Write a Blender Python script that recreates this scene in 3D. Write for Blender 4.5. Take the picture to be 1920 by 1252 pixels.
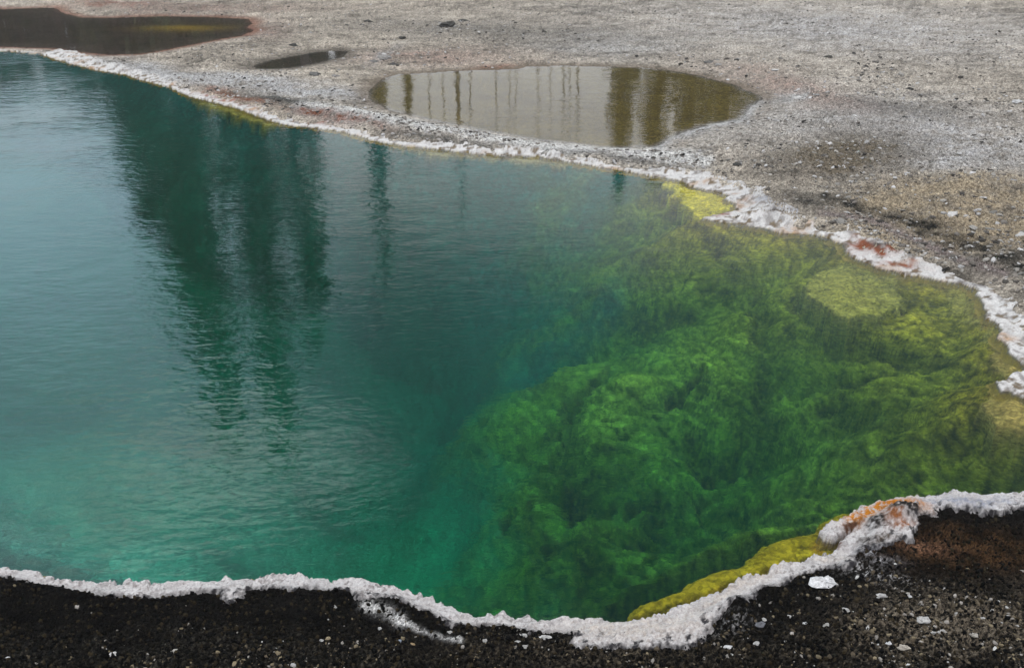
import bpy, math, random
import numpy as np

for o in list(bpy.data.objects):
    bpy.data.objects.remove(o)
scene = bpy.context.scene
COL = scene.collection

# ------------------------------------------------------------------ camera
CAM_H, PITCH, F = 3.0, math.radians(24.5), 35.0 * 1920 / 36
SP, CP = math.sin(PITCH), math.cos(PITCH)
cam = bpy.data.cameras.new('camera')
cam.lens, cam.sensor_width, cam.clip_start, cam.clip_end = 35.0, 36.0, 0.05, 5000
camo = bpy.data.objects.new('camera', cam)
COL.objects.link(camo)
camo.location = (0, 0, CAM_H)
camo.rotation_euler = (math.pi / 2 - PITCH, 0, 0)
scene.camera = camo

# ------------------------------------------------------------------ render
scene.render.engine = 'CYCLES'
cy = scene.cycles
cy.use_denoising = True
cy.max_bounces, cy.diffuse_bounces, cy.glossy_bounces = 12, 4, 6
cy.transmission_bounces, cy.volume_bounces, cy.transparent_max_bounces = 10, 3, 8
cy.sample_clamp_indirect = 8.0
scene.view_settings.view_transform = 'Standard'
scene.view_settings.look = 'None'
scene.view_settings.exposure = 0.0
scene.view_settings.gamma = 1.0

# ------------------------------------------------------------------ sky and sun
SUN_EL, SUN_AZ = math.radians(62), math.radians(-55)     # azimuth from +Y towards +X
world = bpy.data.worlds.new('World')
scene.world = world
world.use_nodes = True


class NT:
    """small helper round a node tree"""
    def __init__(self, tree):
        self.t = tree
        tree.nodes.clear()

    def n(self, kind, ins=None, **props):
        nd = self.t.nodes.new(kind)
        for k, v in props.items():
            setattr(nd, k, v)
        for k, v in (ins or {}).items():
            self.set(nd, k, v)
        return nd

    def set(self, nd, k, v):
        s = nd.inputs[k]
        if isinstance(v, bpy.types.NodeSocket):
            self.t.links.new(v, s)
        elif isinstance(v, bpy.types.Node):
            self.t.links.new(v.outputs[0], s)
        else:
            s.default_value = v

    def math(self, op, a, b=0.0, c=0.0):
        return self.n('ShaderNodeMath', {0: a, 1: b, 2: c}, operation=op).outputs[0]

    def mix(self, f, a, b, blend='MIX'):
        nd = self.n('ShaderNodeMix', data_type='RGBA', blend_type=blend)
        self.set(nd, 0, f)
        self.set(nd, 6, a)
        self.set(nd, 7, b)
        return nd.outputs[2]

    def ramp(self, v, lo, hi, a=0.0, b=1.0, kind='SMOOTHSTEP'):
        nd = self.n('ShaderNodeMapRange', interpolation_type=kind)
        for k, x in enumerate((v, lo, hi, a, b)):
            self.set(nd, k, x)
        return nd.outputs[0]


w = NT(world.node_tree)
tc = w.n('ShaderNodeTexCoord')
sky = w.n('ShaderNodeTexSky', sky_type='NISHITA', sun_disc=False)
sky.sun_elevation, sky.sun_rotation = SUN_EL, SUN_AZ
sky_s = w.n('ShaderNodeVectorMath', {0: sky.outputs[0], 3: 0.10}, operation='SCALE').outputs[0]
sep = w.n('ShaderNodeSeparateXYZ', {0: tc.outputs['Generated']})
X, Y, Z = sep.outputs
cl = w.n('ShaderNodeTexNoise', {'Vector': tc.outputs['Generated'], 'Scale': 3.1, 'Detail': 5.0, 'Roughness': 0.55,
                                'Distortion': 0.4})
cl2 = w.n('ShaderNodeTexNoise', {'Vector': w.n('ShaderNodeVectorMath', {0: tc.outputs['Generated'], 1: (1.0, 1.0, 3.0)},
                                               operation='MULTIPLY').outputs[0], 'Scale': 2.2, 'Detail': 6.0, 'Roughness': 0.6})
# a thick cloud deck, brightest overhead and behind, with an invented slate part front right to darken the pool's reflections, bluish where it thins to the left
az = w.math('ARCTAN2', X, Y)                               # 0 straight ahead, + to the right
front = w.ramp(Y, -0.1, 0.35)
nz = w.math('MULTIPLY_ADD', cl2.outputs[0], 0.45, -0.22)
right = w.ramp(w.math('ADD', az, nz), -0.44, -0.08)
high = w.ramp(w.math('ADD', Z, w.math('MULTIPLY', nz, 0.4)), 0.25, 0.40)
low = w.ramp(Z, 0.08, 0.32)
overhead = w.ramp(Z, 0.62, 0.85)
pale = w.mix(w.ramp(Z, 0.0, 1.0, kind='LINEAR'), (1.05, 1.06, 1.09, 1), (2.35, 2.40, 2.50, 1))
blue = w.mix(low, (0.90, 0.92, 0.95, 1), (0.95, 1.45, 1.78, 1))
slate = w.mix(high, (0.93, 0.925, 0.93, 1), (0.09, 0.23, 0.28, 1))
fr = w.mix(right, blue, slate)
ca_ = w.math('DIVIDE', w.math('ADD', w.math('ADD', az, 0.37), nz), 0.20)
cz_ = w.math('DIVIDE', w.math('ADD', w.math('SUBTRACT', Z, 0.515), w.math('MULTIPLY', nz, 0.35)), 0.05)
bank_ = w.ramp(w.math('ADD', w.math('MULTIPLY', ca_, ca_), w.math('MULTIPLY', cz_, cz_)), 1.6, 0.1)
fr = w.mix(bank_, fr, (2.2, 2.6, 2.65, 1))
fr = w.mix(overhead, fr, pale)
deck = w.mix(front, pale, fr)
deck = w.mix(1.0, deck, w.ramp(cl.outputs[0], 0.25, 0.75, 0.72, 1.28, 'LINEAR'), 'MULTIPLY')
skyc = w.mix(0.93, sky_s, deck)
bg = w.n('ShaderNodeBackground', {'Color': skyc, 'Strength': 1.0})
w.n('ShaderNodeOutputWorld', {'Surface': bg.outputs[0]})

sun = bpy.data.lights.new('sun', 'SUN')
sun.energy, sun.angle, sun.color = 1.1, math.radians(18), (1.0, 0.96, 0.90)
suno = bpy.data.objects.new('sun', sun)
COL.objects.link(suno)
suno.rotation_euler = (math.pi / 2 - SUN_EL, 0, math.pi - SUN_AZ)

# ------------------------------------------------------------------ numeric helpers
rng = np.random.default_rng(7)
HAZE = 0.0011
random.seed(7)
PERM = np.random.default_rng(3).permutation(256)
PERM = np.concatenate([PERM, PERM, PERM])
GA = np.random.default_rng(4).uniform(0, 2 * np.pi, 256)
GX, GY = np.cos(GA), np.sin(GA)


def hsh(ix, iy, seed=0):
    return PERM[PERM[(ix + seed * 17) & 255] + (iy & 255)]


def perlin(x, y, seed=0):
    ix, iy = np.floor(x).astype(np.int64), np.floor(y).astype(np.int64)
    fx, fy = x - ix, y - iy
    u, v = fx * fx * fx * (fx * (fx * 6 - 15) + 10), fy * fy * fy * (fy * (fy * 6 - 15) + 10)

    def g(dx, dy):
        h = hsh(ix + dx, iy + dy, seed)
        return GX[h] * (fx - dx) + GY[h] * (fy - dy)
    a = g(0, 0) * (1 - u) + g(1, 0) * u
    b = g(0, 1) * (1 - u) + g(1, 1) * u
    return (a * (1 - v) + b * v) * 1.5


def fbm(x, y, octv=4, seed=0, gain=0.5, lac=2.03):
    s, a, t = 0, 1.0, 0
    for k in range(octv):
        s = s + a * perlin(x, y, seed + k * 5)
        t += a
        x, y, a = x * lac + 3.7, y * lac - 1.9, a * gain
    return s / t


def billow(x, y, octv=3, seed=0):
    s, a, t = 0, 1.0, 0
    for k in range(octv):
        s = s + a * np.abs(perlin(x, y, seed + k * 5))
        t += a
        x, y, a = x * 2.1 + 1.3, y * 2.1 + 5.1, a * 0.5
    return s / t


def worley(x, y, seed=0):
    ix, iy = np.floor(x).astype(np.int64), np.floor(y).astype(np.int64)
    best = np.full(np.shape(x), 9.0)
    for dx in (-1, 0, 1):
        for dy in (-1, 0, 1):
            h = hsh(ix + dx, iy + dy, seed)
            h2 = PERM[h + 91]
            qx, qy = ix + dx + h / 256.0, iy + dy + h2 / 256.0
            best = np.minimum(best, (x - qx) ** 2 + (y - qy) ** 2)
    return np.sqrt(best)


def sst(a, b, v):
    t = np.clip((v - a) / (b - a), 0, 1)
    return t * t * (3 - 2 * t)


def lerp(a, b, t):
    return a + (b - a) * t


def plane(px, py, z=0.0):
    """where the line of sight through a photograph point meets the level z"""
    px, py = np.asarray(px, float), np.asarray(py, float)
    a, b = (px - 960) / F, -(py - 626) / F
    dx, dy, dz = a, CP + b * SP, -SP + b * CP
    t = (z - CAM_H) / dz
    return dx * t, dy * t


def to_px(x, y):
    """inverse of plane() on the level 0"""
    zc = np.maximum(y * CP + CAM_H * SP, 0.3)
    up = y * SP - CAM_H * CP
    return 960 + F * x / zc, 626 - F * up / zc


def refracted(px, py, depth):
    a, b = (px - 960) / F, -(py - 626) / F
    d = np.array([a, CP + b * SP, -SP + b * CP])
    d /= np.linalg.norm(d)
    x, y = plane(px, py)
    k = 1 / 1.333
    h = d[:2] * k
    dz = -math.sqrt(1 - h @ h)
    return x + h[0] / -dz * depth, y + h[1] / -dz * depth


def sdist(x, y, poly):
    """signed distance to a polygon, positive inside"""
    P = np.asarray(poly, float)
    x, y = np.asarray(x, float), np.asarray(y, float)
    d = np.full(x.shape, 1e12)
    ins = np.zeros(x.shape, bool)
    for (ax, ay), (bx, by) in zip(P, np.roll(P, -1, 0)):
        ex, ey = bx - ax, by - ay
        L = ex * ex + ey * ey
        if L < 1e-14:
            continue
        t = np.clip(((x - ax) * ex + (y - ay) * ey) / L, 0, 1)
        d = np.minimum(d, (x - ax - t * ex) ** 2 + (y - ay - t * ey) ** 2)
        if ay != by:
            c = (ay > y) != (by > y)
            ins ^= c & (x < ex * (y - ay) / ey + ax)
    return np.where(ins, 1, -1) * np.sqrt(d)


def wpoly(pts, z=0.0):
    p = np.array(pts, float)
    x, y = plane(p[:, 0], p[:, 1], z)
    return np.stack([x, y], 1)


def polyline_dist(px, py, pts):
    d = np.full(px.shape, 1e12)
    for (ax, ay), (bx, by) in zip(pts[:-1], pts[1:]):
        ex, ey = bx - ax, by - ay
        t = np.clip(((px - ax) * ex + (py - ay) * ey) / (ex * ex + ey * ey), 0, 1)
        d = np.minimum(d, (px - ax - t * ex) ** 2 + (py - ay - t * ey) ** 2)
    return np.sqrt(d)


def blob(px, py, cx, cy_, rx, ry, rot=0.0):
    c, s = math.cos(math.radians(rot)), math.sin(math.radians(rot))
    u, v = px - cx, py - cy_
    a, b = (u * c + v * s) / rx, (-u * s + v * c) / ry
    return np.exp(-(a * a + b * b))


def spread(P, V, x, y):
    """values between scattered points, without overshoot"""
    num, den = np.zeros((len(x), V.shape[1])), np.zeros(len(x))
    for p, v in zip(P, V):
        wt = ((x - p[0]) ** 2 + (y - p[1]) ** 2 + 0.10) ** -2.0
        num += wt[:, None] * v
        den += wt
    return num / den[:, None]


# ------------------------------------------------------------------ mesh helpers
def mesh_np(name, co, faces_quads=None, tris=None, colour=None, mat=None, smooth=True, parent=None, link=True):
    me = bpy.data.meshes.new(name)
    q = np.zeros((0, 4), np.int64) if faces_quads is None else np.asarray(faces_quads)
    t = np.zeros((0, 3), np.int64) if tris is None else np.asarray(tris)
    me.vertices.add(len(co))
    me.vertices.foreach_set('co', np.ascontiguousarray(co, np.float32).ravel())
    me.loops.add(q.size + t.size)
    me.loops.foreach_set('vertex_index', np.concatenate([q.ravel(), t.ravel()]).astype(np.int32))
    nq, ntr = len(q), len(t)
    me.polygons.add(nq + ntr)
    starts = np.concatenate([np.arange(nq) * 4, nq * 4 + np.arange(ntr) * 3]).astype(np.int32)
    tot = np.concatenate([np.full(nq, 4), np.full(ntr, 3)]).astype(np.int32)
    me.polygons.foreach_set('loop_start', starts)
    me.polygons.foreach_set('loop_total', tot)
    me.update(calc_edges=True)
    me.polygons.foreach_set('use_smooth', np.full(nq + ntr, smooth))
    if colour is not None:
        at = me.attributes.new('pigment', 'FLOAT_COLOR', 'POINT')
        c = np.ones((len(co), 4), np.float32)
        c[:, :3] = colour
        at.data.foreach_set('color', c.ravel())
    if mat:
        me.materials.append(mat)
    me.validate()
    ob = bpy.data.objects.new(name, me)
    if link:
        COL.objects.link(ob)
    if parent:
        ob.parent = parent
    return ob


def tag(o, label=None, cat=None, group=None, kind=None):
    for k, v in (('label', label), ('category', cat), ('group', group), ('kind', kind)):
        if v:
            o[k] = v
    return o


def sub_mesh(co, quads, colour):
    used = np.unique(quads)
    remap = np.full(len(co), -1, np.int64)
    remap[used] = np.arange(len(used))
    return co[used], remap[quads], colour[used]


# ------------------------------------------------------------------ materials
def new_mat(name):
    m = bpy.data.materials.new(name)
    m.use_nodes = True
    return m, NT(m.node_tree)


def earth_mat(name, fine, contrast, bump, rough, spec=0.3, grain=2.0, fleck=0.0, fleckcol=(0.4, 0.38, 0.35, 1)):
    """pigment attribute, broken by grains of stone at two sizes, with a matching relief"""
    m, t = new_mat(name)
    tcn = t.n('ShaderNodeTexCoord').outputs['Object']
    at = t.n('ShaderNodeAttribute', attribute_name='pigment').outputs['Color']
    n1 = t.n('ShaderNodeTexNoise', {'Vector': tcn, 'Scale': fine, 'Detail': 6.0, 'Roughness': 0.7}).outputs[0]
    v1 = t.n('ShaderNodeTexVoronoi', {'Vector': tcn, 'Scale': fine * grain})
    g = t.n('ShaderNodeSeparateColor', {0: v1.outputs['Color']}).outputs[0]
    k = t.math('MULTIPLY', t.ramp(n1, 0.28, 0.72, 1 - contrast, 1 + contrast, 'LINEAR'),
               t.ramp(g, 0.0, 1.0, 1 - contrast * 0.7, 1 + contrast * 0.7, 'LINEAR'))
    c = t.mix(1.0, at, k, 'MULTIPLY')
    if fleck:
        c = t.mix(t.ramp(g, 1 - fleck, 1 - fleck * 0.8), c, fleckcol)
    h = t.math('ADD', t.math('MULTIPLY', n1, 1.0), t.math('MULTIPLY', v1.outputs['Distance'], -0.55))
    b = t.n('ShaderNodeBump', {'Height': h, 'Distance': bump, 'Strength': 1.0})
    p = t.n('ShaderNodeBsdfPrincipled', {'Base Color': c, 'Roughness': rough, 'Specular IOR Level': spec,
                                         'Normal': b.outputs[0]})
    t.n('ShaderNodeOutputMaterial', {0: p.outputs[0]})
    return m


M_GROUND = earth_mat('pale_gravel', 26, 0.62, 0.05, 1.0, 0.05)
M_BANK = earth_mat('dark_gravel', 90, 0.6, 0.012, 1.0, 0.03)
M_RIM = earth_mat('sinter_crust', 70, 0.22, 0.006, 0.8, 0.2)
M_BED = earth_mat('algae_bed', 16, 0.45, 0.012, 1.0, 0.0, grain=2.6)
M_STONE = earth_mat('stone', 60, 0.25, 0.006, 0.85, 0.2)
M_CHIP = earth_mat('chips', 90, 0.2, 0.004, 1.0, 0.03)


def water_mat(name, dens, col, sc, amp, seed=0.0, scat=None, calm=1.0):
    m, t = new_mat(name)
    tcn = t.n('ShaderNodeTexCoord').outputs['Object']
    mp = t.n('ShaderNodeMapping', {'Vector': tcn, 'Location': (seed, seed, 0), 'Rotation': (0, 0, math.radians(-14)),
                                   'Scale': (0.55, 1.0, 1.0)}).outputs[0]
    n1 = t.n('ShaderNodeTexNoise', {'Vector': mp, 'Scale': sc, 'Detail': 3.0, 'Roughness': 0.5, 'Distortion': 0.6}).outputs[0]
    n2 = t.n('ShaderNodeTexNoise', {'Vector': mp, 'Scale': sc * 0.28, 'Detail': 2.0, 'Roughness': 0.5}).outputs[0]
    patch = t.n('ShaderNodeTexNoise', {'Vector': tcn, 'Scale': 0.55, 'Detail': 2.0}).outputs[0]
    h = t.math('MULTIPLY', t.math('MULTIPLY_ADD', n2, 2.2, n1), t.ramp(patch, 0.35, 0.65, 0.45, 1.25))
    ox_ = t.n('ShaderNodeSeparateXYZ', {0: tcn}).outputs[0]
    h = t.math('MULTIPLY', h, t.ramp(t.math('MULTIPLY_ADD', patch, 3.0, ox_), 0.2, 2.6, 1.0, calm))      # calmer in the lee on the right
    b = t.n('ShaderNodeBump', {'Height': h, 'Distance': amp, 'Strength': 1.0})
    p = t.n('ShaderNodeBsdfPrincipled', {'Base Color': (1, 1, 1, 1), 'Roughness': 0.0, 'IOR': 1.333,
                                         'Transmission Weight': 1.0, 'Normal': b.outputs[0]})
    vol = t.n('ShaderNodeVolumeAbsorption', {'Color': col, 'Density': dens}).outputs[0]
    if scat:
        vol = t.n('ShaderNodeAddShader', {0: vol, 1: t.n('ShaderNodeVolumeScatter', {'Color': scat[0], 'Density': scat[1]}).outputs[0]}).outputs[0]
    t.n('ShaderNodeOutputMaterial', {0: p.outputs[0], 1: vol})
    return m


M_POOL = water_mat('pool_water', 0.50, (0.26, 0.87, 0.77, 1), 19.0, 0.0024, scat=((0.45, 0.95, 0.90, 1), 0.011), calm=0.30)
M_POND = water_mat('pond_water', 0.9, (0.62, 0.55, 0.05, 1), 13.0, 0.0015, 3.0)
M_DARKPOND = water_mat('dark_pond_water', 1.2, (0.45, 0.36, 0.22, 1), 12.0, 0.0005, 5.0)

# ------------------------------------------------------------------ outlines, traced in photograph pixels
FAR_SHORE = [(-900, 300), (-400, 120), (-100, 95), (0, 94), (40, 97), (75, 100), (95, 107), (130, 118), (180, 130), (230, 138),
             (270, 150), (320, 163), (350, 178), (400, 190), (440, 200), (480, 215), (530, 232), (580, 237), (640, 245),
             (700, 262), (760, 273), (830, 279), (900, 288), (960, 290), (1010, 292), (1060, 300), (1110, 310), (1160, 317),
             (1215, 327), (1250, 333), (1280, 338), (1300, 350), (1340, 357), (1365, 365), (1358, 372), (1378, 380),
             (1380, 392), (1345, 400), (1318, 407), (1340, 413), (1380, 418), (1430, 425), (1470, 435), (1530, 438),
             (1560, 447), (1580, 455), (1585, 470), (1610, 485), (1650, 500), (1700, 513), (1760, 522), (1800, 530),
             (1830, 540), (1838, 555), (1845, 575), (1860, 595), (1876, 615), (1873, 632), (1890, 645), (1895, 660),
             (1913, 675), (1925, 690), (1900, 704), (1870, 714), (1872, 728), (1895, 732), (1913, 742)]
NEAR_SHORE = [(1990, 780), (2060, 840), (2010, 905), (1913, 922), (1860, 925), (1830, 925), (1790, 918), (1760, 925), (1700, 930),
              (1660, 938), (1620, 945), (1600, 958), (1590, 968), (1570, 975), (1550, 985), (1540, 997), (1545, 1008),
              (1562, 1012), (1582, 1001), (1597, 990), (1600, 996), (1584, 1008), (1572, 1018), (1571, 1030), (1545, 1040), (1500, 1050), (1452, 1060), (1440, 1075),
              (1400, 1080), (1370, 1095), (1340, 1110), (1300, 1125), (1265, 1140), (1250, 1150), (1200, 1160), (1160, 1162),
              (1120, 1157), (1090, 1158), (1050, 1162), (1020, 1162), (980, 1155), (940, 1150), (900, 1152), (870, 1148),
              (830, 1132), (800, 1120), (770, 1105), (740, 1100), (720, 1095), (680, 1090), (660, 1085), (620, 1088),
              (560, 1078), (530, 1075), (500, 1080), (450, 1080), (400, 1088), (350, 1090), (300, 1095), (240, 1095),
              (200, 1092), (150, 1085), (100, 1078), (60, 1072), (20, 1066), (0, 1064), (-60, 1058), (-200, 1030),
              (-500, 900), (-900, 700)]
POOL = np.concatenate([wpoly(FAR_SHORE, 0.015), wpoly(NEAR_SHORE, 0.025)])
POND = wpoly([(690, 172), (715, 150), (745, 140), (800, 138), (860, 134), (930, 132), (975, 130), (990, 126), (1050, 124),
              (1120, 126), (1190, 127), (1250, 132), (1310, 143), (1370, 158), (1420, 178), (1430, 187), (1405, 200),
              (1400, 215), (1385, 225), (1340, 232), (1290, 245), (1260, 258), (1235, 275), (1180, 277), (1120, 276),
              (1060, 268), (1000, 262), (940, 250), (880, 240), (820, 228), (770, 217), (730, 207), (705, 195), (692, 185)])
DARK_POND = wpoly([(-300, 4), (-60, 10), (8, 18), (100, 14), (118, 25), (150, 33), (200, 34), (300, 31), (380, 32), (440, 35), (465, 36),
                   (472, 45), (462, 52), (476, 58), (450, 68), (410, 74), (370, 82), (330, 90), (290, 98), (260, 102),
                   (200, 103), (150, 98), (115, 92), (90, 91), (0, 88), (-60, 86), (-300, 75)])
PUDDLE = wpoly([(472, 124), (500, 115), (540, 107), (590, 98), (640, 95), (655, 98), (640, 108), (600, 118), (550, 127),
                (510, 130), (480, 129)])
# the white crusts: waterline plus landward edge
FAR_RIM = wpoly([(-100, 93)] + FAR_SHORE[3:] + [(1990, 780), (2030, 760), (1990, 680), (1950, 610), (1913, 577), (1895, 562), (1862, 543), (1840, 531), (1800, 518),
          (1750, 501), (1700, 482), (1660, 462), (1620, 444), (1590, 433), (1560, 436), (1532, 430), (1515, 418), (1496, 404), (1470, 388), (1440, 366), (1400, 350),
          (1350, 333), (1310, 322), (1260, 319), (1215, 318), (1160, 309), (1110, 301), (1060, 291), (1010, 284), (960, 280),
          (900, 278), (830, 270), (760, 264), (700, 252), (640, 236), (580, 229), (530, 222), (490, 203), (450, 190), (400, 180), (350, 166),
          (320, 152), (280, 140), (240, 127), (200, 118), (170, 106), (140, 96), (110, 95), (75, 97), (0, 92)], 0.015)
NEAR_RIM = wpoly(NEAR_SHORE[2:-2] + [(-300, 1080), (-60, 1080), (0, 1086), (40, 1093), (100, 1098), (180, 1108), (240, 1121), (300, 1118),
           (360, 1108), (425, 1112), (440, 1128), (462, 1122), (470, 1110), (520, 1105), (600, 1108), (650, 1117), (690, 1130), (740, 1131), (790, 1150),
           (830, 1170), (848, 1184), (866, 1180), (880, 1170), (930, 1178), (1000, 1182), (1060, 1184), (1086, 1194), (1080, 1214), (1130, 1221),
           (1180, 1228), (1240, 1221), (1300, 1212), (1330, 1185), (1352, 1170), (1400, 1135), (1430, 1110), (1470, 1092),
           (1510, 1074), (1570, 1069), (1592, 1074), (1600, 1062), (1590, 1048), (1612, 1036), (1660, 1030), (1700, 1022),
           (1712, 1004), (1740, 985), (1768, 966), (1830, 968), (1913, 962), (2040, 955)], 0.025)
# shallow yellow ledges under the surface: outline, depth of the top, pigment
NEAR_LEDGE = [(1150, 1166), (1180, 1140), (1215, 1120), (1260, 1109), (1300, 1079), (1345, 1066), (1385, 1056), (1430, 1021), (1480, 999), (1515, 994),
              (1528, 975), (1556, 963), (1592, 956), (1640, 960), (1610, 1010), (1580, 1050), (1460, 1080), (1390, 1105), (1290, 1145), (1200, 1175)]
LEDGES = [(NEAR_LEDGE, 0.07, (0.285, 0.240, 0.012)),
          ([(1222, 326), (1245, 345), (1255, 372), (1290, 396), (1300, 412), (1345, 425), (1345, 400), (1400, 385), (1400, 352), (1300, 335)], 0.06, (0.50, 0.42, 0.03)),
          ([(1508, 530), (1530, 508), (1570, 498), (1625, 510), (1680, 530), (1700, 560), (1660, 590), (1590, 600), (1540, 570), (1512, 548)], 0.22, (0.30, 0.26, 0.05)),
          ([(1835, 760), (1860, 738), (1930, 735), (2030, 770), (2060, 835), (1980, 830), (1920, 808), (1870, 795)], 0.06, (0.34, 0.26, 0.07)),
          ([(1858, 660), (1868, 636), (1900, 640), (1940, 670), (1940, 700), (1900, 712), (1866, 690)], 0.08, (0.32, 0.24, 0.06)),
          ([(1700, 505), (1800, 528), (1850, 590), (1882, 640), (1850, 650), (1815, 600), (1760, 555), (1700, 535)], 0.20, (0.30, 0.25, 0.05)),
          ([(330, 165), (380, 200), (430, 215), (470, 230), (520, 240), (545, 234), (480, 205), (400, 180)], 0.07, (0.26, 0.23, 0.05)),
          ([(640, 244), (720, 276), (830, 293), (960, 302), (1090, 316), (1120, 308), (960, 285), (760, 265)], 0.07, (0.30, 0.26, 0.12))]

# depth of the bed (m) and share of algae, at points seen through the surface
BED = [(1180, 700, 1.4, 1), (1120, 760, 1.5, 1), (1250, 770, 1.3, 1), (1080, 700, 2.0, .9), (1050, 640, 2.7, .5), (1000, 720, 3.0, .3),
       (980, 800, 2.5, .9), (930, 880, 2.8, .7), (915, 960, 2.9, .65), (860, 1000, 3.6, 0), (1000, 900, 2.2, 1), (1050, 1000, 2.9, 1),
       (1100, 900, 1.9, 1), (1200, 880, 1.8, 1), (1300, 900, 2.4, 1), (1400, 950, 2.8, 1), (1250, 1040, 3.4, 1), (1100, 1100, 3.8, .9),
       (950, 1100, 3.4, .5), (850, 1080, 3.8, 0), (1350, 700, 1.5, 1), (1450, 760, 1.75, 1), (1500, 850, 1.5, 1), (1600, 850, 1.15, 1),
       (1550, 700, .8, 1), (1650, 700, .6, 1), (1750, 750, .55, 1), (1800, 850, .8, 1), (1700, 880, 1.3, 1), (1600, 920, 1.7, 1),
       (1900, 870, .9, 1), (1550, 530, .35, 1), (1620, 580, .4, 1), (1700, 600, .35, 1), (1800, 600, .3, 1), (1850, 700, .3, 1),
       (1450, 600, .9, 1), (1350, 560, 1.6, 1), (1250, 520, 2.3, .75), (1150, 560, 2.8, .7), (1050, 540, 3.1, .4), (980, 540, 3.0, .3),
       (1300, 450, 1.5, .6), (1400, 480, .8, 1), (1500, 470, .7, 1), (1200, 440, 2.8, .35), (1120, 480, 3.0, .3), (1260, 400, 2.0, .35),
       (900, 600, 4.2, 0), (850, 700, 4.6, 0), (800, 850, 4.6, 0), (700, 700, 4.7, 0), (600, 500, 5.0, 0), (500, 800, 4.5, 0), (400, 600, 4.9, 0),
       (200, 500, 5, 0), (100, 700, 4.6, 0), (300, 950, 3.7, 0), (100, 1000, 3.3, 0), (500, 1000, 3.8, 0), (700, 1000, 4.4, 0),
       (700, 1060, 4.0, 0), (300, 1060, 2.8, 0), (30, 1040, 2.6, 0), (600, 1060, 3.7, 0), (700, 400, 5, 0), (900, 450, 5, 0),
       (1050, 420, 4.2, .1), (1100, 350, 3.8, 0), (1180, 370, 3.0, .2), (900, 320, 3, .1), (600, 300, 4, 0), (300, 250, 5, 0), (100, 200, 4.5, 0), (-400, 500, 5, 0),
       (-300, 800, 4, 0), (1433, 1020, 3.1, 1), (1480, 985, 2.8, 1), (1350, 1050, 3.4, 1), (1250, 1090, 3.6, 1), (1560, 950, 2.3, 1), (1650, 930, 1.6, 1), (1180, 1120, 3.9, .9)]
BP = np.array([refracted(a, b, c) for a, b, c, _ in BED])
BV = np.array([(c, d) for _, _, c, d in BED])
# the near bank drops straight down: depth at its foot
FOOT = [(-60, 1058, 2.6, 0), (200, 1092, 2.8, 0), (450, 1080, 3.2, 0), (650, 1088, 3.6, 0), (830, 1132, 3.9, 0), (980, 1155, 3.7, .7), (1160, 1162, 3.7, 1),
        (1250, 1120, 3.5, 1), (1330, 1075, 3.3, 1), (1420, 1030, 3.0, 1), (1500, 990, 2.7, 1), (1580, 955, 2.4, 1), (1680, 925, 1.7, 1), (1800, 915, 1.3, 1), (1900, 915, 1.1, 1)]
BP = np.concatenate([BP, [(float(plane(a, b)[0]), float(plane(a, b)[1]) + 0.12) for a, b, _, _ in FOOT]])
BV = np.concatenate([BV, [(c, d) for _, _, c, d in FOOT]])


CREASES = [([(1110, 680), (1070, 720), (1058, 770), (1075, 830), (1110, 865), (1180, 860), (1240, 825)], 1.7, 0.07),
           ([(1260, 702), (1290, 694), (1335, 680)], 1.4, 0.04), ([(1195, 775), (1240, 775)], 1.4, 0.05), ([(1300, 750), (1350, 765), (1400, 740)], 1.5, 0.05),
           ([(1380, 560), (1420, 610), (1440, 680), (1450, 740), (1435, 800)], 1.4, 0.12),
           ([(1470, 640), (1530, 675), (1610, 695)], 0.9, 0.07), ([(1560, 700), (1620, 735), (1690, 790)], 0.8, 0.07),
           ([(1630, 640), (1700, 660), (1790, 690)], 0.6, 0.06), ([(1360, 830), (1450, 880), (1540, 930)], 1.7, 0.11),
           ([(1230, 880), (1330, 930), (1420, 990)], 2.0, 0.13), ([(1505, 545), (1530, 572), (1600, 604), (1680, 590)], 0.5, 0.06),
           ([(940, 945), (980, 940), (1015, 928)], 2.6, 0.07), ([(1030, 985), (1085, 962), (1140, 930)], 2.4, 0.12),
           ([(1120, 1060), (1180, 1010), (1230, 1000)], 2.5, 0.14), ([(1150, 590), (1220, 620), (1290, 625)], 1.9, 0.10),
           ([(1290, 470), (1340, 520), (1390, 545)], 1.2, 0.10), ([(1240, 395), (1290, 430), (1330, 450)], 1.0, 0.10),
           ([(1700, 860), (1780, 890), (1880, 900)], 1.1, 0.12), ([(1760, 800), (1830, 830), (1900, 850)], 0.8, 0.07)]


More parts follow.
